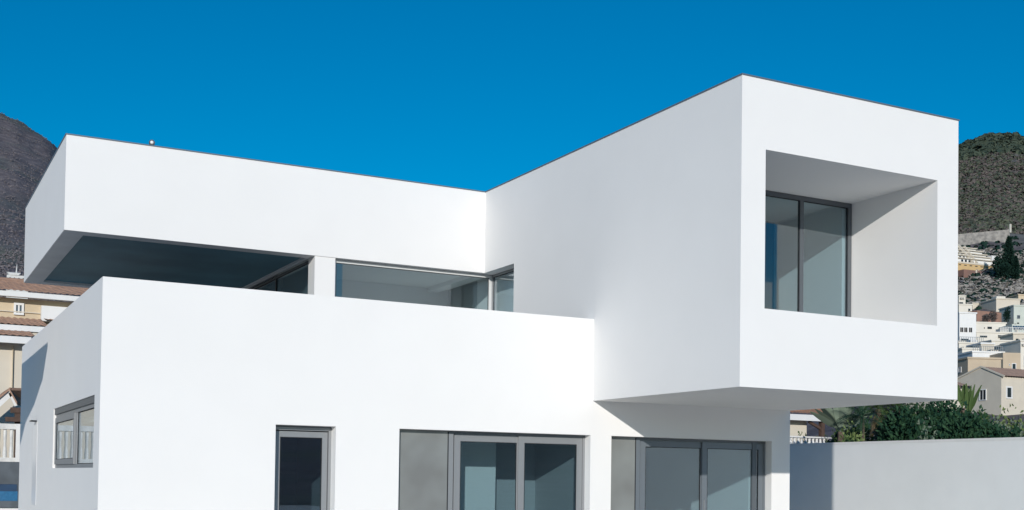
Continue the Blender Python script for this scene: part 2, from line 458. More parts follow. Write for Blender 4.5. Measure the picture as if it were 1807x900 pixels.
# glazed openings ---------------------------------------------------------
def framed(name, x0, x1, z0, z1, y, fw, fd, fm, gm=None, mull=(), label=None, axis='y', sub=True):
    """a frame (the part) with panes (sub-parts) in the plane axis=y (or x); mull = mullion centres"""
    m = MB()
    def B(a0, c0, a1, c1, d0, d1):
        if axis == 'y': m.box(a0, d0, c0, a1, d1, c1)
        else: m.box(d0, a0, c0, d1, a1, c1)
    B(x0, z1-fw, x1, z1, y, y+fd); B(x0, z0, x1, z0+fw, y, y+fd)
    B(x0, z0+fw, x0+fw, z1-fw, y, y+fd); B(x1-fw, z0+fw, x1, z1-fw, y, y+fd)
    for c in mull: B(c-fw/2, z0+fw, c+fw/2, z1-fw, y, y+fd)
    fr = V(m, name, fm)
    if label: fr['label'] = label
    if gm is None: return fr
    edges = [x0+fw] + [q for c in mull for q in (c-fw/2, c+fw/2)] + [x1-fw]
    for a, b in zip(edges[::2], edges[1::2]):
        g = MB()
        if axis == 'y': g.box(a, y+fd*.45, z0+fw, b, y+fd*.45+.01, z1-fw)
        else: g.box(y+fd*.45, a, z0+fw, y+fd*.45+.01, b, z1-fw)
        part(g, 'pane', M[gm], fr)
        # dark rubber seal round the glass
        s_ = MB(); t = .012
        for (p, q, r, u) in ((a, z1-fw-t, b, z1-fw), (a, z0+fw, b, z0+fw+t), (a, z0+fw+t, a+t, z1-fw-t), (b-t, z0+fw+t, b, z1-fw-t)):
            if axis == 'y': s_.box(p, y+fd*.45-.012, q, r, y+fd*.45-.002, u)
            else: s_.box(y+fd*.45-.012, p, q, y+fd*.45-.002, r, u)
        part(s_, 'seal', M['seal'], fr)
    return fr
# door 1: narrow dark glazed door in a light frame
a, b = doors[0]
framed('door_frame', a, b, .03, ZD-.03, Y1+.235, .05, .06, 'frame')
V(MB().box(a, Y1+.24, ZD-.03, b, Y1+.29, ZD), 'head_strip', 'frame_dark')
fr = framed('glazed_door', a+.06, b-.06, .05, ZD-.10, Y1+.262, .10, .03, 'frame', 'glass_dark')
h = MB().bar((b-.13, Y1+.25, .93+.1), (b-.13, Y1+.22, .93+.1), .02).bar((b-.13, Y1+.22, 1.03), (b-.25, Y1+.22, 1.03), .022)
part(h, 'handle', M['steel'], fr)
# window 2: satin panel then two sliding leaves
a, b = doors[1]
def sliding(a, b, split, fm, fm2, gm, gap=.0):
    V(MB().box(a, Y1+.20, .03, split-.02, Y1+.24, ZD), 'fixed_panel', 'panel_grey')
    V(MB().box(split-.02, Y1+.195, .03, split, Y1+.25, ZD-.02), 'seal', 'seal')
    V(MB().box(split, Y1+.205, ZD-.05, b, Y1+.29, ZD), 'head_track', fm2)
    V(MB().box(split, Y1+.20, .03, split+.10, Y1+.25, ZD-.05), 'jamb', fm)
    V(MB().box(b-.05, Y1+.205, .03, b, Y1+.28, ZD-.05), 'jamb', fm)
    mid = (split+.12 + b)/2
    f1 = framed('sliding_leaf', split+.14, mid+.05, .05, ZD-.055, Y1+.252, .13, .03, fm, gm)
    f2 = framed('sliding_leaf', mid-.06, b-.055, .05, ZD-.055, Y1+.215, .13, .03, fm, gm)
    return f1, f2
sliding(a, b, 9.36, 'frame', 'frame_dark', 'glass')
a, b = doors[2]
f1, f2 = sliding(a, b, 13.55, 'frame_shaded', 'frame_dark', 'glass')
hh = MB().box(15.27, Y1+.19, 1.0, 15.30, Y1+.215, 1.30)
part(hh, 'handle', M['steel'], f2)
V(MB().box(16.55, Y1+.2, .03, 16.66, Y1+.24, ZD-.05), 'mullion', 'frame_dark')
# recess window
framed('recess_window', 12.70, 16.875, 2.874+E, 5.525+E, YR, .09, .07, 'frame_dark', 'glass', mull=(13.9, 15.6))
# upper glazing front and round the inner corner
framed('strip_window', XC2, 12.66, DECK+.02, ZU-.006, Y2+.16, .07, .05, 'frame_white', 'glass_clear')
framed('strip_window', 23.409, Y2+.15, DECK+.02, ZU-.004, 12.67, .055, .05, 'frame', 'glass_clear', axis='x')
V(MB().box(12.665, Y2+.155, DECK, 12.735, Y2+.225, ZU-.004), 'corner_post', 'frame_white')
# glass wall of the covered terrace
framed('terrace_glazing', Y2+.46, 30.6, DECK+.02, ZU-.006, XC1+.05, .05, .05, 'frame_dark', 'glass', mull=(28.0,), axis='x')
V(MB().box(XC1+.3, Y2+.5, DECK, XC1+.34, 30.5, ZU), 'blind', 'grey_in')
# left wall window
V(MB().box(XL+.02, 20.576, 1.17+E, XL+.12, 25.841, 1.287+E), 'blind_box', 'frame_dark')
fr = framed('side_window', 20.574, 25.843, .084+E, 1.168+E, XL+.05, .07, .06, 'frame', 'glass_clear', mull=(22.9,), axis='x')
fl = framed('casement', 23.02, 25.73, .155+E, 1.095+E, XL+.02, .10, .05, 'frame', 'glass_clear', axis='x')
V(MB().box(XL+1.6, Y1+T, .03, XL+1.65, 28, ZD), 'inner_wall', 'dark_in')
# downpipe
dp = MB().box(XL-.008, 28.6, .95, XL-.002, 29.45, 1.13+E)
V(dp, 'meter_cover', 'lamp')
V(MB().box(XL-.13, 28.75, 1.135+E, XL-.01, 29.05, 1.165+E), 'meter_cap', 'black')

# round lamp on the roof edge
p = Vector((4.76, Y2+.1, ZT+.022))
lamp = thing('roof_lamp', p, 'small round white lamp with dark rim on the villa roof edge', 'lamp')
m = MB().tube([p, p+Vector((0,0,.03))], [.03,.02], 8); part(m, 'foot', M['black'], lamp)
c = p + Vector((0,0,.075))
ring = MB(); n = 16
ax = Vector((c.x, c.y, 0)).normalized(); rt = Vector((ax.y, -ax.x, 0)); up = Vector((0,0,1))
ring.tube([c - ax*.03, c + ax*.04], [.058,.058], n); part(ring, 'rim', M['black'], lamp, smooth=False)
sp = MB()
sp.tube([c-ax*.055, c-ax*.05, c-ax*.04, c-ax*.03], [.006,.022,.034,.038], n); part(sp, 'lens', M['lamp'], lamp, smooth=True)

# ------------------------------------------------------------------ garden wall on the right
gw = MB().box(21.61, 8.0, 0, 21.81, 46, .97+E)
gwo = thing('garden_wall', (21.7, 20, 0), 'long white rendered garden wall running back beside the villa', 'wall')
part(gw, 'wall', M['garden_stucco'], gwo)
part(MB().box(21.604, 8.0, .97+E, 21.816, 46, 1.034+E), 'coping', M['white'], gwo)

# ------------------------------------------------------------------ foliage
def leaves(m, c, rad, n, size, rng, shell=.35, long=1.8, droop=0, cut=None):
    c = Vector(c)
    for _ in range(n):
        d = Vector((rng.gauss(0,1), rng.gauss(0,1), rng.gauss(0,1))).normalized()
        k = (shell + (1-shell)*rng.random()**.5)
        bump = 1 + .28*noise.noise(Vector((d.x*2.3+c.x, d.y*2.3+c.y, d.z*2.3+c.z)))
        p = c + Vector((d.x*rad[0], d.y*rad[1], d.z*rad[2]))*k*bump
        if p.z < .02: continue
        a = (d + Vector((rng.gauss(0,.6), rng.gauss(0,.6), rng.gauss(0,.6)-droop))).normalized()
        s = a.cross(Vector((rng.gauss(0,1), rng.gauss(0,1), rng.gauss(0,1)))).normalized()
        q = size*(.6+.8*rng.random()); L = q*long
        nn = a.cross(s)*q*.25
        m.add([p, p+a*L*.5+s*q*.5+nn, p+a*L, p+a*L*.5-s*q*.5+nn], [(0,1,2,3)])
def bush(name, label, cat, base, w, h, n, size, mt, group=None, rng=None, lobes=7, stem=True, depth=None):
    rng = rng or random.Random(hash(label) % 1000 if False else len(label)*7+int(abs(base[0])*10))
    t = thing(name, base, label, cat, group)
    depth = depth or w
    m = MB(); st = MB(); b = Vector(base)
    for i in range(lobes):
        dx, dy, dz = rng.uniform(-.32,.32)*w, rng.uniform(-.3,.3)*depth, rng.uniform(.3,.68)*h
        rr = rng.uniform(.22,.36)
        c = b + Vector((dx, dy, dz))
        leaves(m, c, (rr*w, rr*depth, min(rr*h*1.1, h-dz)), n//lobes, size, rng)
        st.tube([b+Vector((dx*.1, dy*.1, -.05)), b+Vector((dx*.5, dy*.5, dz*.5)), c], [.05*h/3+.02,.035*h/3+.01,.012], 5)
    part(st, 'stem', M['bark'], t); part(m, 'foliage', M[mt], t)
    return t
def frond(m, o, d, L, w, droop, rng, nseg=9):
    d = Vector(d).normalized(); p = Vector(o); side = d.cross(Vector((0,0,1)))
    if side.length < .1: side = Vector((1,0,0))
    side.normalize(); pts = [p.copy()]; dd = d.copy()
    for i in range(nseg):
        dd = (dd + Vector((0,0,-droop/nseg))).normalized(); p = p + dd*L/nseg; pts.append(p.copy())
    for i in range(1, nseg):
        t = i/nseg; ww = w*math.sin(math.pi*(.12+.85*t))
        for sg in (-1, 1):
            for q in range(2):
                a = pts[i].lerp(pts[i+1], q*.5); tip = a + side*sg*ww + (pts[i+1]-pts[i])*1.2 + Vector((0,0,-.25*ww))
                e = (pts[i+1]-pts[i])*.28
                m.add([a, a+e, tip], [(0,1,2)])
    for i in range(nseg):
        a, b = pts[i], pts[i+1]; q = side*.012
        m.add([a-q, a+q, b+q*.6, b-q*.6], [(0,1,2,3)])
def palm(name, label, base, h, L, nf, mt, trunk_r, rng, group=None, dry=False):
    t = thing(name, base, label, 'palm', group)
    b = Vector(base); top = b + Vector((rng.uniform(-.15,.15), rng.uniform(-.15,.15), h))
    m = MB(); k = 10; pts = []; rd = []
    for i in range(k+1):
        q = i/k; pts.append(b.lerp(top, q)); rd.append(trunk_r*(1.15-.3*q)*(1+.1*(i % 2)))
    m.tube(pts, rd, 9); part(m, 'trunk', M['bark'], t)
    cr = MB()
    for i in range(nf):
        a = 2*math.pi*i/nf + rng.uniform(-.2,.2); el = rng.uniform(.1, 1.3)
        frond(cr, top, (math.cos(a)*math.cos(el), math.sin(a)*math.cos(el), math.sin(el)), L*rng.uniform(.8,1.1), L*.22, 1.5, rng)
    part(cr, 'crown', M[mt], t)
    if dry:
        sk = MB()
        for i in range(26):
            a = 2*math.pi*i/26
            frond(sk, top-Vector((0,0,rng.uniform(0,.25))), (math.cos(a)*.6, math.sin(a)*.6, -.6), L*.62, L*.1, 1.6, rng, 6)
        part(sk, 'dead_fronds', M['leaf_dry'], t)
    return t
def gspot(u, v, r, dz=0):
    q = spot(u, v, r); q.z = ground_z(q.x, q.y) + dz; return q
def hgt(u, v, r): return spot(u, v, r).z

rng = random.Random(3)
# evergreen hedge-like shrubs behind the garden wall, right
def shrub(u, vtop, r, w, n, mt, label, size=.13, name='garden_shrub', **k):
    b = gspot(u, 800, r); h = hgt(u, vtop, r) - b.z
    return bush(name, label, 'shrub', b, w, h, n, size, mt, rng=rng, **k)
for u, vt, r, w_, n_, lb in ((1602, 711, 37, 2.0, 15000, 'dark evergreen shrub right of the two palm trunks behind the garden wall'),
        (1640, 705, 39, 2.6, 15000, 'rounded dark evergreen shrub under the far end of the cantilevered box'),
        (1662, 699, 41, 2.6, 15000, 'tallest dark evergreen shrub directly below the corner of the cantilevered box'),
        (1690, 726, 37, 2.2, 15000, 'dark evergreen shrub at the foot of the tall succulent shoots'),
        (1732, 739, 38, 2.2, 15000, 'low dark evergreen shrub in front of the gabled house'),
        (1772, 744, 37, 1.9, 15000, 'dark evergreen shrub below the pale spiky bush'),
        (1812, 753, 38, 2.0, 15000, 'dark evergreen shrub at the right edge of the picture')):
    shrub(u, vt, r, w_, n_, 'leaf_dark', lb, size=.085, name='evergreen_shrub', lobes=12)
shrub(1588, 706, 42, 2.2, 9000, 'leaf_dark', 'tall dark shrub behind the second palm', size=.08, name='evergreen_shrub', lobes=9)
shrub(1520, 708, 41, 2.6, 9000, 'leaf_mid', 'mid green tree-like shrub left of the palms behind the garden wall', size=.075, lobes=9)
shrub(1490, 735, 40, 1.6, 2500, 'leaf_dark', 'shaded shrub between the fan-leaved plant and the palms', size=.12)
shrub(1519, 752, 34.5, 1.1, 2600, 'leaf_light', 'yellow green bush just above the garden wall coping', size=.07)
shrub(1490, 762, 34, .75, 1300, 'leaf_mid', 'small rounded green bush at the left end of the wall planting', size=.06)
shrub(1650, 716, 34.5, .9, 900, 'leaf_grey', 'pale flowering bush on top of the dark shrubs', size=.07)
shrub(1768, 708, 60, 1.6, 1600, 'leaf_light', 'pale spiky bush in front of the gabled house window wall', size=.12)
shrub(1730, 715, 48, 2.2, 2600, 'leaf_grey', 'dusty olive bush below the gabled house', size=.1)
shrub(1703, 704, 46, 1.9, 3200, 'leaf_mid', 'green bush filling the foot of the tall succulent shoots', size=.09)
shrub(1752, 722, 47, 1.8, 2600, 'leaf_grey', 'pale olive bush between the dark hedge and the gabled house corner', size=.09)
shrub(1803, 722, 52, 1.0, 900, 'leaf_light', 'small yellow green bush near the right edge below the cream house', size=.1)
shrub(1423, 757, 46, .8, 1300, 'leaf_mid', 'small green bush in front of the orange-roofed house, left one', size=.06)
shrub(1447, 762, 46, .55, 800, 'leaf_mid', 'small dark green bush in front of the orange-roofed house beside its post', size=.06)
# palms
b = gspot(1551, 800, 38); palm('palm_tree', 'stubby palm with skirt of dry fronds behind the garden wall', b, hgt(1551, 722, 38)-b.z, 1.1, 22, 'leaf_mid', .11, rng, dry=True)
b = gspot(1578, 800, 38.5); palm('palm_tree', 'leaning palm with brown dead fronds right of the stubby palm', b, hgt(1582, 722, 38)-b.z, 1.2, 20, 'leaf_mid', .11, rng, dry=True)
b = gspot(1528, 800, 36); palm('palm_tree', 'dark feathery young palm left of the stubby palm', b, hgt(1528, 738, 36)-b.z, 1.0, 20, 'leaf_dark', .07, rng)
# big fan-leaved plant (upright grey-green paddles)
def paddle_plant(u, v, r, vt, label, n, mt, spread=1.0, w=.16, cat='plant', name='paddle_leaf_plant'):
    b = gspot(u, 800, r); top = hgt(u, vt, r); h0 = hgt(u, v, r)
    t = thing(name, b, label, cat)
    st = MB(); st.tube([b, Vector((b.x, b.y, h0))], [.14,.10], 8); part(st, 'stem', M['bark'], t)
    tang = Vector((math.cos(R_(45)), -math.sin(R_(45)), 0))
    for i in range(n):
        a = (i/(n-1)-.5)*spread; o = Vector((b.x, b.y, h0))
        L = (top-h0)*rng.uniform(.8,1.02)
        d = (Vector((0,0,1))*math.cos(a) + tang*math.sin(a) + Vector((rng.uniform(-.1,.1), rng.uniform(-.1,.1),0))).normalized()
        lm = MB(); tw_ = rng.uniform(-1.1, 1.1); nrm = Vector((-tang.y, tang.x, 0)); s = (d.cross(nrm).normalized()*math.cos(tw_) + nrm*math.sin(tw_)).normalized()
        seg = 8; pv = []
        for k in range(seg+1):
            q = k/seg; c_ = o + d*L*q + tang*math.sin(a)*.25*q*q*L; ww = w*max(.12, math.sin(math.pi*min(1, q*.95+.04))**.7) if q > .3 else .02+q*.1
            pv += [c_-s*ww, c_+Vector((0,-.03,0)), c_+s*ww]
        fs = []
        for k in range(seg):
            x = k*3; fs += [(x, x+1, x+4, x+3), (x+1, x+2, x+5, x+4)]
        lm.add(pv, fs); part(lm, 'leaf', M[mt], t, smooth=True)
    return t
paddle_plant(1484, 762, 37, 700, 'big fan-leaved grey green plant under the corner of the cantilevered box', 15, 'leaf_grey', 1.7, .12)
paddle_plant(1709, 735, 42, 676, 'tall green succulent shoots beside the right edge of the cantilevered box', 6, 'leaf_mid', .38, .08)
paddle_plant(1698, 720, 42, 678, 'clump of dark upright leaves against the right edge of the box', 6, 'leaf_mid', .4, .08)

# ------------------------------------------------------------------ neighbouring buildings
def window(parent, face, c, w, h, fw=.07, fm='white', pm='darkpane', bars=1, sill=True):
    """c: centre in the thing's local coordinates on the wall plane; face 'f' looks -Y, 'l' looks -X"""
    m = MB()
    def B(mm, a0, z0, a1, z1, d0, d1):
        if face == 'f': mm.box(c[0]+a0, c[1]-d1, c[2]+z0, c[0]+a1, c[1]-d0, c[2]+z1)
        else: mm.box(c[0]-d1, c[1]+a0, c[2]+z0, c[0]-d0, c[1]+a1, c[2]+z1)
    B(m, -w/2, h/2-fw, w/2, h/2, .003, .07); B(m, -w/2, -h/2, w/2, -h/2+fw, .003, .09)
    B(m, -w/2, -h/2+fw, -w/2+fw, h/2-fw, .003, .07); B(m, w/2-fw, -h/2+fw, w/2, h/2-fw, .003, .07)
    for i in range(bars):
        x = -w/2 + w*(i+1)/(bars+1); B(m, x-fw*.35, -h/2+fw, x+fw*.35, h/2-fw, .003, .05)
    f = part(m, 'window', M[fm], parent)
    p = MB(); B(p, -w/2+fw, -h/2+fw, w/2-fw, h/2-fw, .002, .02); part(p, 'pane', M[pm], f)
    return f
def tiles(m, x0, x1, y0, z0, y1, z1, pitch=.22, amp=.045, courses=8):
    """corrugated clay tile slope from the eave (y0,z0) up to the ridge (y1,z1), with stepped courses"""
    n = max(4, int((x1-x0)/pitch)*4)
    xs = [x0+(x1-x0)*i/n for i in range(n+1)]
    prev = None
    for j in range(courses):
        for e in (0, 1):
            q = (j+e)/courses; lift = .03*(1-e)
            row = [(x, y0+(y1-y0)*q, z0+(z1-z0)*q+lift+amp*abs(math.cos(math.pi*(x-x0)/pitch))) for x in xs]
            st = len(m.v); m.v += row
            if prev is not None:
                for i in range(n): m.f.append((prev+i, prev+i+1, st+i+1, st+i))
            prev = st

# --- left cream house with tiled roofs
YH = 48.0
hx0, hx1 = -6.0, 9.6
def zat(u, v, Y): a = ray(u, v); return a.z*Y/a.y + EYE
def xat(u, v, Y): a = ray(u, v); return a.x*Y/a.y
z = lambda u, v, Y=YH: zat(u, v, Y)
lh = thing('cream_house', (2, YH, 0), 'cream neighbouring house with stepped clay tile roofs behind the villa', 'house')
W = lambda mb, name, m, **k: part(mb, name, M[m], lh, **k)
zf0, zf1 = z(0, 521), z(0, 513)            # top fascia
W(MB().box(hx0, YH+.6, z(0,606), hx1, YH+7, zf0+.02), 'upper_wall', 'cream')
W(MB().box(hx0-.2, YH, zf0, hx1+.3, YH+.12, zf1+.02), 'fascia', 'white')
W(MB().box(hx0-.2, YH+.12, zf0+.05, hx1+.3, YH+.6, zf0+.1), 'eave', 'white')
m = MB(); tiles(m, hx0-.2, hx1+.3, YH-.05, zf1, YH+4.0, zf1+ (z(0,495,YH+4)-zf1)); W(m, 'tiled_roof', 'tile')
W(MB().tube([(hx0-.2, YH+4.0, z(0,495,YH+4)+.03), (hx1+.3, YH+4.0, z(0,495,YH+4)+.03)], [.12,.12], 8), 'ridge_tiles', 'tile')
# upper window and ledge
wx0, wx1 = xat(24, 545, YH+.6), xat(42, 545, YH+.6)
window(lh, 'f', ((wx0+wx1)/2 - lh.location.x, .6, (z(33,535,YH+.6)+z(33,556,YH+.6))/2), wx1-wx0, z(33,535,YH+.6)-z(33,556,YH+.6), .08, 'white', 'bluepane', 1)
lh.children[-1].location = (0,0,0)
W(MB().box(hx0, YH+.52, z(0,549,YH+.6), xat(74,549,YH+.6), YH+.6, z(0,547.4,YH+.6)), 'ledge', 'cream2')
W(MB().box(xat(73,550,YH+.3), YH+.3, z(73,566,YH+.3), xat(128,550,YH+.3), YH+.598, z(73,539,YH+.3)), 'dormer_wall', 'white')
# second and third roofs
Y_2 = YH-2.2
z2 = lambda v: zat(0, v, Y_2)
m = MB(); tiles(m, hx0, xat(86,575,Y_2), Y_2, z2(573), YH+.6, zat(0,560,YH+.6), courses=6); W(m, 'tiled_roof', 'tile')
m = MB(); tiles(m, xat(86,575,Y_2)+.1, xat(120,575,Y_2), Y_2+.9, z2(573)+.35, YH+.5, zat(0,560,YH+.6), courses=4); W(m, 'tiled_roof', 'tile')
W(MB().box(hx0, Y_2-.05, z2(582), xat(110,575,Y_2), Y_2+.05, z2(572)), 'fascia', 'white')
W(MB().box(hx0, Y_2+.05, z2(606), 7.5, YH+.6, z2(581)), 'middle_wall', 'cream2')
Y_3 = YH-4.0
z3 = lambda v: zat(0, v, Y_3)
m = MB(); tiles(m, hx0, xat(62,592,Y_3), Y_3, z3(593), Y_2, zat(0,583,Y_2), courses=4); W(m, 'tiled_roof', 'tile')
W(MB().box(hx0, Y_3-.05, z3(604), xat(55,600,Y_3), Y_3+.05, z3(592)), 'fascia', 'white')
W(MB().box(hx0, Y_3+.6, 0, 7.0, YH+.6, z3(600)), 'lower_wall', 'cream2')
W(MB().box(xat(22,640,Y_3+.5), Y_3+.5, z3(690), xat(23,640,Y_3+.5), Y_3+.598, z3(606)), 'rain_pipe', 'cream')
# small gabled porch
pr = thing('porch', (3.2, YH-6, 0), 'small tiled porch roof with white bargeboards above the white gate', 'porch')
Q = lambda mb, name, m, **k: part(mb, name, M[m], pr, **k)
YP = 41.0
ap = Vector((xat(18,690,YP), YP, zat(18,690,YP)))
L0 = Vector((xat(-14,722,YP), YP, zat(-14,722,YP))); R0 = Vector((xat(29,716,YP), YP, zat(29,716,YP)))
Q(MB().bar(ap+Vector((0,0,-.05)), L0, .05, .22), 'bargeboard', 'white')
Q(MB().bar(ap+Vector((0,0,-.05)), R0, .05, .12), 'bargeboard', 'white')
m = MB()
for s0, s1 in ((ap, L0),):
    m.add([s0+Vector((0,-.1,.12)), s1+Vector((-.1,-.1,.12)), s1+Vector((-.1,2.6,.12)), s0+Vector((0,2.6,.12)), s0+Vector((0,-.1,.05)), s1+Vector((-.1,-.1,.05)), s1+Vector((-.1,2.6,.05)), s0+Vector((0,2.6,.05))],
          [(0,1,2,3),(4,7,6,5),(0,4,5,1),(1,5,6,2),(3,2,6,7),(0,3,7,4)])
Q(m, 'roof_slope', 'tile')
e2 = Vector((xat(60,712,YP), YP, zat(60,712,YP)))
m = MB(); m.add([ap+Vector((-.05,-.1,.1)), R0+Vector((0,-.15,.12)), e2+Vector((0,1.2,0)), ap+Vector((2.0,1.2,.2)), ap+Vector((-.05,-.1,.02)), R0+Vector((0,-.15,.02)), e2+Vector((0,1.2,-.1)), ap+Vector((2,1.2,.1))],
    [(0,1,2,3),(4,7,6,5),(0,4,5,1),(1,5,6,2),(3,2,6,7),(0,3,7,4)]); Q(m, 'roof_slope', 'tile')
Q(MB().box(R0.x-.15, YP+.1, R0.z-.22, R0.x+.6, YP+.35, R0.z-.05), 'beam', 'wood')
Q(MB().box(R0.x-.02, YP+.15, 0, R0.x+.14, YP+.31, R0.z-.22), 'post', 'wood')
Q(MB().box(R0.x-.32, YP-.1, zat(20,744,YP), R0.x+.6, YP+.1, zat(20,736,YP)), 'beam', 'wood')

# --- white balustrade and gate, also mirrored in the side window
YG = 37.0
fence = thing('white_balustrade', (1.5, YG, 0), 'white balustrade with square posts left of the villa', 'balustrade')
G = lambda mb, name, m, **k: part(mb, name, M[m], fence, **k)
gx1 = xat(35, 800, YG)
zt_, zb_ = zat(20, 748, YG), zat(20, 815, YG)
G(MB().box(-4.5, YG-.1, zt_-.16, gx1, YG+.1, zt_), 'top_rail', 'white_old')
G(MB().box(-4.5, YG-.08, zb_, gx1, YG+.08, zb_+.12), 'bottom_rail', 'white_old')
x = -4.4
k_ = 0
bal = None
while x < gx1-.05:
    if k_ % 9 == 0:
        G(MB().box(x-.14, YG-.14, zb_+.12, x+.14, YG+.14, zt_+.22), 'post', 'white_old'); x += .28
    else:
        if bal is None:
            mb = MB().tube([(0,0,zb_+.12),(0,0,zb_+.25),(0,0,zb_+.5),(0,0,zb_+.8),(0,0,zt_-.16)], [.05,.06,.035,.05,.045], 8)
            bal = G(mb, 'baluster', 'white_old'); bal.location = Vector((x, YG, 0)) - fence.location
        else:
            c = bal.copy(); COL.objects.link(c); c.parent = fence; c.location = Vector((x, YG, 0)) - fence.location
        x += .17
    k_ += 1
G(MB().box(gx1-.13, YG-.16, 0, gx1+.04, YG-.11, zt_), 'end_post', 'white')
wl = single(MB().box(-4.5, 36.2, 0, gx1, YG+.3, zb_-.004), 'garden_retaining_wall', M['slate'], (0, 36.5, 0))
tag(wl, 'low blue grey retaining wall under the white balustrade', 'wall')
# raised pool with tiled edge
yp = 35.0
pool = thing('raised_pool', (1.5, yp, 0), 'raised swimming pool with blue tiled edge at the lower left', 'pool')
zz = lambda v, Y=yp: zat(15, v, Y)
px1 = xat(31, 875, yp)
part(MB().box(-3, yp, zz(884), px1, yp+1.1, zz(867)), 'tiled_edge', M['bluetile'], pool)
part(MB().box(-3, yp+.25, zz(867), px1, yp+1.1, zz(855)), 'cover', M['bluedark'], pool)
part(MB().box(-3, yp-.04, zz(896), xat(45,890,yp)+.0, yp+.8, zz(884)), 'ledge', M['slate'], pool)
part(MB().box(px1, yp-.04, zz(884), xat(44,890,yp), yp+.8, zz(856)), 'pier', M['slate'], pool)
part(MB().box(-3, yp-.03, 0, xat(47,890,yp), yp+.8, zz(897)), 'base_wall', M['white'], pool)

# --- right: house with orange tiled roof seen under the cantilever
Y5 = 48.0
X5 = lambda u, v=745: xat(u, v, Y5)
Z5 = lambda u, v: zat(u, v, Y5)
oh = thing('orange_roof_house', (X5(1430), Y5, 0), 'house with orange tiled roof and white fascia seen under the cantilevered box', 'house')
O = lambda mb, name, m, **k: part(mb, name, M[m], oh, **k)
xe = X5(1470)
O(MB().box(xe-9, Y5+.7, 0, xe-1.2, Y5+6, Z5(1430,741)), 'wall', 'cream2')
O(MB().box(xe-9.2, Y5, Z5(1440,743), xe-.05, Y5+.1, Z5(1440,732.5)), 'fascia', 'white')
O(MB().box(xe-9.2, Y5+.1, Z5(1440,741), xe-.05, Y5+.7, Z5(1440,739)), 'eave', 'white')
m = MB(); tiles(m, xe-9.2, xe, Y5-.04, Z5(1440,732), Y5+3.2, Z5(1440,732)+1.3, pitch=.25); O(m, 'tiled_roof', 'tile_orange')
O(MB().box(xe-.62, Y5+.2, Z5(1440,778), xe-.38, Y5+.42, Z5(1440,743)), 'post', 'wood')
O(MB().bar((xe-1.4, Y5+.3, Z5(1440,744)), (xe-.5, Y5+.3, Z5(1440,757)), .12, .14), 'brace', 'wood')
window(oh, 'f', (xe-8.6-oh.location.x+0, .7, Z5(1400,768)), .5, .35, .06, 'wood', 'darkpane', 0)
# --- white balustrade standing behind the far end of the garden wall
YB = 30.5
bb = thing('low_white_balustrade', (xat(1430,775,YB), YB, 0), 'row of short white balusters beyond the shaded end of the garden wall', 'balustrade')
zr0, zr1 = zat(1430,781,YB), zat(1430,773,YB)
x0b, x1b = xat(1380,775,YB), xat(1466,775,YB)
part(MB().box(x0b, YB-.1, zr1, x1b, YB+.1, zat(1430,770.5,YB)), 'rail', M['white'], bb)
part(MB().box(x0b, YB-.12, 0, x1b, YB+.12, zr0-.10), 'base', M['white'], bb)
first = None; x = x0b+.05
while x < x1b:
    if first is None:
        first = part(MB().tube([(0,0,zr0-.10),(0,0,zr0-.02),(0,0,zr0+.05),(0,0,zr1)], [.04,.06,.04,.05], 8), 'baluster', M['white'], bb)
        first.location = Vector((x, YB, 0)) - bb.location
    else:
        c = first.copy(); COL.objects.link(c); c.parent = bb; c.location = Vector((x, YB, 0)) - bb.location
    x += .16

# ------------------------------------------------------------------ hillside town, right edge
GH = 'houses on the hillside at the right edge'
def block(name, label, u, vt, r, w, d, mt, wins=(), lwins=(), cat='house', rz=-22, parapet=True, slots=(), vb=None, roof=None):
    """flat-roofed house: near corner at bearing u, range r; top at height angle vt; walls run down into the slope"""
    w *= .8; wins = [(a*.78, b, c*.8, *e) for a, b, c, *e in wins]; slots = [(a*.78, b, c*.8, e) for a, b, c, e in slots]
    q = spot(u, vt, r); g = min(ground_z(q.x, q.y), ground_z(q.x+w, q.y), ground_z(q.x, q.y+d)) - 1.0
    if vb is not None: g = spot(u, vb, r).z
    t = thing(name, (q.x, q.y, g), label, cat, GH, R_(rz), local=True)
    h = q.z - g
    part(MB().box(0, 0, 0, w, d, h), 'wall', M[mt], t)
    if parapet:
        m = MB(); e = .12
        m.box(-e, -e, h+.002, w+e, .25, h+.22); m.box(-e, .25, h+.002, .25, d+e, h+.22); m.box(w-.25, .25, h+.002, w+e, d+e, h+.22)
        part(m, 'parapet', M[mt if roof is None else roof], t)
    for (x, z_, ww, hh, *rest) in wins: window(t, 'f', (x, 0, h-z_), ww, hh, min(.08, hh*.12), rest[0] if rest else 'white', 'darkpane', rest[1] if len(rest) > 1 else 1)
    for (y, z_, ww, hh, *rest) in lwins: window(t, 'l', (0, y, h-z_), ww, hh, min(.08, hh*.12), rest[0] if rest else 'white', 'darkpane', rest[1] if len(rest) > 1 else 1)
    for (x, z_, ww, hh) in slots:
        part(MB().box(x-ww/2, -.35, h-z_-hh/2-.12, x+ww/2, -.002, h-z_-hh/2), 'balcony', M[mt], t)
        part(MB().box(x-ww/2, -.03, h-z_-hh/2, x+ww/2, -.003, h-z_+hh/2), 'opening', M['darkpane'], t)
    return t, h

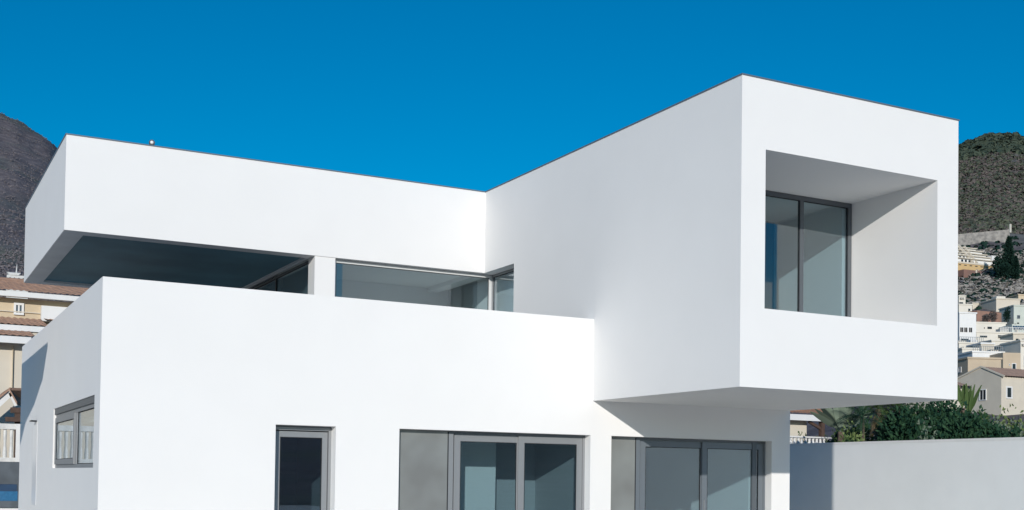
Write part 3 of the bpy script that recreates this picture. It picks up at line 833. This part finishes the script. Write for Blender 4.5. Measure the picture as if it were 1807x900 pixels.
# gabled cream house nearest the garden
r = 130
q = spot(1767, 664, r); g = ground_z(q.x, q.y) - 2
t = thing('gabled_house', (q.x, q.y, g), 'cream gabled house with tiled roof and one window in its grey gable', 'house', GH, R_(-3), local=True)
h = q.z - g; dd = 6.2; ww = 12
rise = 1.05
m = MB(); m.add([(0,0,0),(ww,0,0),(ww,dd,0),(0,dd,0),(0,0,h),(ww,0,h),(ww,dd,h),(0,dd,h),(0,dd*.42,h+rise),(ww,dd*.42,h+rise)],
    [(0,1,5,4),(0,4,8,7,3),(1,2,6,9,5),(3,7,6,2),(4,5,9,8),(7,8,9,6)])
part(m, 'wall', M['cream2'], t)
m = MB(); tiles(m, -.0, ww+.2, -.35, h-.02, dd*.42, h+rise+.10, pitch=.35, amp=.06, courses=7); part(m, 'tiled_roof', M['tile_pale'], t)
m = MB().bar((-.04,-.4,h-.02),(-.04,dd*.42,h+rise+.14),.14,.16).bar((-.04,dd*.42,h+rise+.14),(-.04,dd+.1,h+.05),.14,.16); part(m, 'verge', M['cream2'], t)
window(t, 'l', (0, 2.35, h-1.75), .9, 1.15, .07, 'white', 'darkpane', 1)
window(t, 'f', (1.05, 0, h-1.6), .85, 1.25, .14, 'white', 'darkpane', 0)
part(MB().box(2.2, -1.3, h-4.5, 8, -.01, h-4.1), 'terrace', M['white'], t)

r = 118
q = spot(1689, 668, r); g = ground_z(q.x, q.y) - 2
t = thing('lean_to_house', (q.x-3, q.y, g), 'low cream house with a single brown tiled slope at the edge of the box', 'house', GH, R_(-3), local=True)
h = q.z - g
part(MB().box(0, 0, 0, 4.5, 4, h-.6), 'wall', M['cream2'], t)
m = MB(); tiles(m, -.2, 4.4, -.3, h-.75, 3, h+.25, pitch=.35, amp=.05, courses=5); part(m, 'tiled_roof', M['tile_pale'], t)
part(MB().box(3.0, -.34, h-.85, 4.3, -.30, h-.72), 'gutter', M['black'], t)

block('beige_house', 'long low beige house directly behind the grey gable', 1708, 633, 158, 5.4, 6, 'beige', lwins=((2.0, 1.2, .7, .7),), parapet=True)
block('beige_house', 'taller beige house with one small white-framed window above the gable roof', 1770, 622, 168, 3.0, 5.0, 'beige', wins=((1.9, 2.0, .75, 1.25, 'white', 0), (1.1, 1.6, .18, .3, 'white', 0)), parapet=False)
block('white_house', 'white terraced house with long railing left of the cream window strip', 1698, 616, 176, 3.6, 5, 'offwhite', slots=((1.6, .9, 2.4, .35),), wins=((3.0, 1.9, .5, 1.3, 'steel', 0),), parapet=True)
block('cream_block', 'small cream block with a dark strip window above a white plinth', 1731, 607, 180, 2.4, 4, 'cream2', wins=((1.0, 1.55, 1.9, .7, 'white', 3),), roof='white')
block('white_house', 'plain white wide house left of the curved stair wall', 1750, 602, 192, 4.5, 5, 'offwhite', parapet=True, slots=((2.9, .5, 2.6, .14),))
block('cream_block', 'cream house with dark curved edge near the right side', 1777, 609, 184, 3.4, 5, 'cream2', parapet=True, slots=((1.7, 1.15, 3.1, .18),))
block('white_house', 'white house cut by the right edge with a leafy window', 1801, 602, 170, 4.0, 5, 'offwhite', wins=((1.3, 2.6, 1.6, 1.6, 'white', 1), ), slots=((2.0, .45, 3.6, .1),))
block('bright_white_house', 'bright white house with six narrow black windows and dark carport', 1693, 553, 202, 3.5, 6, 'white',
      wins=tuple((.32+i*.36+(.14 if i > 1 else 0)+(.30 if i > 3 else 0), 2.6, .26, .72, 'black', 0) for i in range(6)), slots=((1.1, 4.3, 1.6, .55),))
block('offwhite_house', 'off white two-storey house with a wide black window under a roof terrace', 1722, 570, 214, 6.6, 6, 'offwhite', wins=((3.1, .75, .95, .36, 'black', 2), (1.9, .8, .12, .25, 'black', 0), (5.3, .9, .12, .4, 'black', 0)), slots=())
block('offwhite_house', 'off white house with two dark balcony strips', 1723, 587, 204, 7.4, 5, 'offwhite', slots=((5.6, .45, 1.9, .28), (5.9, 1.25, 2.6, .38)), wins=((1.5, .6, 1.5, .3, 'steel', 3),))
block('green_house', 'pale green tinted house with small square window at the right edge', 1789, 540, 226, 5, 5, 'palegreen', wins=((1.1, 1.9, .7, .65, 'steel', 1), (.35, 3.2, .4, .18, 'black', 0), (1.0, 3.0, .45, .2, 'black', 0)), parapet=True)
t, h = block('green_house', 'pale green house with a blue awning at the right edge', 1786, 572, 212, 5, 5, 'palegreen', parapet=False)
m = MB(); 
for i in range(7): m.add([(.1+i*.42,-.02,h-.25),(.42+i*.42,-.02,h-.25),(.40+i*.42,-.5,h-.75),(.12+i*.42,-.5,h-.75),(.1+i*.42,-.02,h-.31),(.42+i*.42,-.02,h-.31),(.40+i*.42,-.5,h-.81),(.12+i*.42,-.5,h-.81)], [(0,1,2,3),(4,7,6,5),(0,3,7,4),(1,5,6,2),(3,2,6,7)])
part(m, 'awning', M['awning'], t)
# villa with loggia
t, h = block('loggia_villa', 'cream villa with shaded loggia and plain right wall', 1758, 528, 246, 6.0, 6, 'cream2', parapet=True, roof='cream2')
part(MB().box(.6, 1.0, h+.22, 2.4, 3, h+.75), 'roof_hut', M['offwhite'], t)
t, h = block('loggia_wing', 'low wing of the cream villa with open arches', 1741, 532, 250, 2.6, 6, 'cream2', slots=((.75, .75, 1.0, .62), (2.0, .75, .8, .62)))
block('cream_block', 'low cream house left of the open arches with one square window', 1716, 536, 252, 3.4, 4, 'cream2', wins=((1.4, .9, .35, .45, 'black', 0),), slots=())
block('white_tower_house', 'small stacked white house with dark openings at the box edge', 1692, 523, 246, 1.7, 4, 'offwhite', slots=((.8, .35, 1.1, .22), (.6, 1.3, 1.0, .35)))
block('white_low_house', 'white garden wall house between the tower house and the bright white house', 1692, 538, 236, 3.2, 4, 'offwhite', slots=((2.6, .9, .5, .5),), parapet=True)
# roof furniture and more houses filling the slope
def railing(t, x0, x1, y, z0, hh, mt='white'):
    m = MB(); m.box(x0, y-.03, z0+hh-.06, x1, y+.03, z0+hh)
    n = int((x1-x0)/.28)
    for i in range(n+1):
        x = x0+(x1-x0)*i/n; m.box(x-.03, y-.02, z0, x+.03, y+.02, z0+hh-.06)
    part(m, 'railing', M[mt], t)
def roof_bits(t, h, items):
    for kind, x, y, sx, sy, sz, mt in items: part(MB().box(x, y, h+.01, x+sx, y+sy, h+sz), kind, M[mt], t)
t, h = block('white_terrace_house', 'white house with roof hut and chimney above the curved dark edge', 1764, 588, 208, 6, 4, 'offwhite', wins=((1.0, 1.0, .6, .5, 'black', 0), (3.6, .9, 1.3, .5, 'black', 2)))
roof_bits(t, h, [('roof_hut', .6, 1, 1.4, 1.4, .9, 'offwhite'), ('chimney', 3.2, .8, .35, .35, .9, 'cream2')]); railing(t, .1, 4.6, -.02, h+.23, .8, 'white')
t, h = block('white_terrace_house', 'white house with a row of small square windows at the far left of the slope', 1692, 606, 190, 5, 4, 'offwhite', wins=tuple((.8+i*.75, .7, .4, .35, 'black', 0) for i in range(4)))
roof_bits(t, h, [('roof_hut', 2.2, .8, 1.2, 1.2, .7, 'white'), ('roof_wall', .2, .5, 1.2, .15, .5, 'offwhite')]); railing(t, .1, 3.8, -.02, h+.23, .8, 'steel')
t, h = block('white_terrace_house', 'white house with glazed door and long parapet above the beige houses', 1716, 622, 170, 5.5, 4, 'white', wins=((2.6, .9, 1.1, .55, 'black', 2), (4.4, .9, .4, .5, 'black', 0)))
roof_bits(t, h, [('chimney', 1.5, .6, .3, .3, .7, 'offwhite'), ('roof_hut', 3.2, 1.2, 1.1, 1.1, .6, 'cream2')]); railing(t, .1, 4.2, -.02, h+.23, .7, 'steel')
t, h = block('cream_hill_house', 'cream house with two square windows near the right edge below the green house', 1788, 590, 198, 5, 4, 'cream2', wins=((.8, .9, .5, .5, 'black', 0), (2.0, .9, .5, .5, 'black', 0)))
t, h = block('cream_hill_house', 'highest cream house at the right edge beside the loggia villa', 1797, 521, 262, 6, 4, 'cream', wins=((1.0, 1.1, .7, .7, 'black', 0),))
# terracotta terrace
q = spot(1724, 570, 222)
t = thing('terracotta_terrace', (q.x, q.y, q.z-1.5), 'terracotta coloured terrace wall with dry shrubs', 'terrace', None, R_(-3), local=True)
part(MB().box(0, 0, 0, 5.8, 5, 1.5+2.2), 'wall', M['terracotta'], t)
part(MB().box(-.1, -.12, 1.45, 5.9, -.01, 1.7), 'coping', M['offwhite'], t)
for i, (uu, lb) in enumerate(((1738, 'small dry orange shrub on the terracotta terrace'), (1752, 'brown bare shrub in the middle of the terracotta terrace'), (1776, 'dark conical shrub at the right end of the terracotta terrace'))):
    p_ = spot(uu, 568, 218)
    bush('terrace_shrub', lb, 'shrub', p_, 1.4 if i < 2 else 1.0, (1.3, 2.3, 2.6)[i], 700, .13, ('scrub_brown','scrub_brown','leaf_cypress')[i], rng=rng, lobes=5)

# stepped apartment building with yellow base
r = 306
q = spot(1683, 477, r)
t = thing('stepped_building', (q.x, q.y, q.z-3), 'cream stepped apartment building on a yellow base high on the hillside', 'building', None, R_(-6), local=True)
s = 1/7.45*1.40     # metres along the wall per photo pixel at this range
wB = 73*s
zpx = lambda v: (477-v)/7.45 + 3
part(MB().box(0, 0, 3, wB, 6, zpx(463)), 'base', M['yellow'], t)
for i in range(8):
    x = (8+i*9)*s
    if x < wB-1: part(MB().box(x, -.03, zpx(466.5), x+.75, .02, zpx(465)), 'vent', M['darkpane'], t)
part(MB().box(-.1, -.15, zpx(463), wB+.1, .4, zpx(460)), 'ledge', M['cream2'], t)
for i, (v0, v1, xa, xb, yb) in enumerate(((460, 452, 0, 70, .4), (452, 445, 0, 66, 1.3), (445, 439, 0, 64, 2.2), (439, 432, 0, 62, 3.1), (432, 426, 8, 56, 4.0))):
    part(MB().box(xa*s, yb, zpx(v0), xb*s, yb+2.6, zpx(v1+1.6)), 'storey', M['white'], t)
    part(MB().box(xa*s-.05, yb-.5, zpx(v1+1.6), xb*s+.1, yb+.7, zpx(v1+.2)), 'balcony', M['cream2'], t)
    for k in range(3):
        xx = (14+k*6+i)*s
        part(MB().box(xx, yb-.04, zpx(v0-1), xx+.6, yb-.002, zpx(v1+3)), 'opening', M['darkpane'], t)
part(MB().bar((26*s, 3.9, zpx(423)), (31*s, -.1, zpx(460)), .5, .5), 'stair_rail', M['cream2'], t)
part(MB().bar((36*s, 3.9, zpx(424)), (38*s, -.1, zpx(460)), .4, .4), 'stair_rail', M['cream2'], t)
for k in range(6):
    y_ = 3.6-k*.65; part(MB().box(27.5*s+k*.12, y_, zpx(428+k*5), 37.5*s, y_+.3, zpx(427+k*5)), 'stair_landing', M['cream2'], t)
part(MB().box(66*s, .5, zpx(458), 74*s, 2.5, zpx(442)), 'end_block', M['white'], t)
rw = thing('retaining_wall', (q.x, q.y-3, q.z-8), 'red brown retaining wall below the yellow base with one white pilaster', 'wall', None, R_(-6), local=True)
part(MB().box(0, 0, 0, 100*s, 2.5, 7.8), 'wall', M['redwall'], rw)
part(MB().box(19*s, -.2, 4.5, 21*s, -.002, 7.9), 'pilaster', M['cream2'], rw)
# cypress and dark trees beside it
def cypress(u, vt, vb, r, w, label):
    b = spot(u, vb, r); h = spot(u, vt, r).z - b.z
    t = thing('cypress_tree', b, label, 'tree')
    m = MB(); 
    for i in range(16):
        q_ = i/15; rr = w/2*(math.sin(math.pi*(.12+.86*q_))**.6)*(1-.35*q_)
        leaves(m, b+Vector((0,0,h*(.05+.93*q_))), (rr, rr, h*.06), 240, .24, rng)
    part(MB().tube([b-Vector((0,0,1)), b+Vector((0,0,h*.8))], [.25,.08], 7), 'trunk', M['bark'], t)
    part(m, 'crown', M['leaf_cypress'], t)
cypress(1780, 421, 487, 300, 2.9, 'tall dark cypress right of the stepped building')
cypress(1792, 455, 492, 296, 1.6, 'short narrow cypress at the right of the tall one')
for u, vt, r, w_, lb in ((1763, 447, 300, 2.6, 'dark tree between the stepped building and the tall cypress'), (1771, 458, 296, 3.4, 'low dark green tree at the foot of the tall cypress'), (1786, 462, 302, 2.4, 'dark tree behind the two cypresses')):
    p_ = spot(u, 493, r)
    bush('hillside_tree', lb, 'tree', p_, w_, spot(u, vt, r).z-p_.z, 1800, .25, 'leaf_cypress', rng=rng, lobes=7)
# stone retaining wall above
m = MB()
pts = [spot(u, v, 360) for u, v in ((1680, 414), (1700, 412.5), (1720, 410.5), (1745, 408), (1765, 406.5), (1782, 404.5))]
for a, b_ in zip(pts, pts[1:]):
    y = Vector((0.6, .6, 0))
    m.add([a, b_, b_+y, a+y, a-Vector((0,0,4)), b_-Vector((0,0,4)), b_+y-Vector((0,0,4)), a+y-Vector((0,0,4))], [(0,1,2,3),(0,4,5,1),(3,2,6,7)])
st = thing('stone_terrace_wall', pts[0]-Vector((0,0,4)), 'long grey stone terrace wall above the stepped building', 'wall')
part(m, 'wall', M['stone'], st)
a = pts[-1]; part(MB().box(a.x-.2, a.y-.4, a.z-1, a.x+.15, a.y, a.z+1.4), 'end_post', M['offwhite'], st)
# rubble field
def scatter(name, label, n, boxes, mt, size, kind='stuff', rock=False):
    m = MB()
    for _ in range(n):
        u, v0, v1, r0, r1 = random.choice(boxes)
        uu = random.uniform(*u); r = random.uniform(r0**.5, r1**.5)**2
        q = spot(uu, 600, r); z_ = ground_z(q.x, q.y)
        s = size*(.5+1.2*random.random()); base = Vector((q.x, q.y, z_))
        if rock:
            vs = [base+Vector((random.uniform(-1,1)*s, random.uniform(-1,1)*s, random.uniform(-.3,.9)*s)) for _ in range(6)]
            m.add(vs, [(0,1,2),(0,2,3),(0,3,4),(0,4,1),(5,2,1),(5,3,2),(5,4,3),(5,1,4)])
        else:
            for _ in range(7):
                d = Vector((random.gauss(0,1), random.gauss(0,1), abs(random.gauss(0,.8)))).normalized()
                p_ = base + d*s*.55; s1 = d.cross(Vector((random.gauss(0,1), random.gauss(0,1), random.gauss(0,1)))).normalized()*s*.5; s2 = d.cross(s1).normalized()*s*.45
                m.add([p_-s1, p_+s2+d*s*.2, p_+s1, p_-s2], [(0,1,2,3)])
    return tag(m.build(name, M[mt]), label, kind=kind)
RB = [((1670, 1830), 0, 0, 380, 900)]
LB = [((-30, 130), 0, 0, 240, 1000)]
scatter('hillside_scrub', 'green scrub on the right hillside', 6500, RB, 'scrub', 1.15)
scatter('dry_scrub', 'brown scrub on the right hillside', 10000, RB, 'scrub_brown', 1.0)
scatter('grey_scrub', 'grey purple scrub on the left mountain', 7000, LB, 'scrub_grey', .42)
scatter('ridge_trees', 'dark trees along the right ridge', 1900, [((1670, 1830), 0, 0, 780, 960)], 'ridge', 3.0)
scatter('rubble', 'grey rocks on the slope below the stepped building', 2400, [((1680, 1815), 0, 0, 255, 345)], 'stone', .55, rock=True)
scatter('slope_scrub', 'dark scrub between rocks below the stepped building', 380, [((1680, 1815), 0, 0, 250, 370)], 'leaf_cypress', .8)

# white hut with mast above the left house roof
r = 170
q = spot(12, 497, r)
t = thing('white_ruin', (q.x, q.y, q.z-4), 'small white stepped building with a mast behind the clay roof', 'building', None, R_(-3), local=True)
s = r/2200
part(MB().box(0, 0, 0, 34*s, 3, 4+12*s), 'wall', M['white_old'], t)
m = MB(); m.add([(-.1*s,-.1,4+16*s),(22*s,-.1,4+16*s),(18*s,-.1,4+12*s),(4*s,-.1,4+12*s),(-.1*s,2.5,4+22*s),(22*s,2.5,4+22*s),(18*s,2.5,4+12*s),(4*s,2.5,4+12*s)], [(0,1,2,3),(4,7,6,5),(0,4,5,1),(1,5,6,2),(2,6,7,3),(3,7,4,0)])
part(m, 'terrace', M['white_old'], t)
part(MB().tube([(15*s,1,4+15*s),(16*s,1,4+33*s)], [.12,.03], 6), 'mast', M['white_old'], t)
for i in range(4): part(MB().box((4+i*7)*s, -.03, 4+5*s, (6+i*7)*s, -.002, 4+8*s), 'opening', M['darkpane'], t)

# ------------------------------------------------------------------ unseen shade plate added left of view, outlined to shadow the villa's side wall
H = 5.2
def back(y, z_):
    tt = (H-(z_+E))/-SUN_DIR.z
    return Vector((XL-tt*SUN_DIR.x, y-tt*SUN_DIR.y, H))
poly = [back(27.13,2.68), back(32.6,2.62), back(32.6,.55), back(31.2,1.2), back(29.46,1.54), back(27.9,2.03)]  # outline is the wanted wall shadow projected back along the sun
cp = thing('shade_plate', (poly[0].x, poly[0].y, 0), 'unseen flat shade plate on thin posts, added left of the villa', 'shade plate')
m = MB(); n = len(poly)
m.add([p for p in poly]+[p+Vector((0,0,.1)) for p in poly], [tuple(range(n))[::-1], tuple(range(n, 2*n))]+[(i,(i+1)%n,n+(i+1)%n,n+i) for i in range(n)])
part(m, 'roof', M['white'], cp)  # added plate that only casts the shadow
for i in (1, 2): part(MB().box(poly[i].x-.04, poly[i].y-.04, 0, poly[i].x+.04, poly[i].y+.04, H), 'post', M['steel'], cp)
print('objects', len(bpy.data.objects), 'tris', sum(len(o.data.polygons) for o in bpy.data.objects if o.type == 'MESH'))
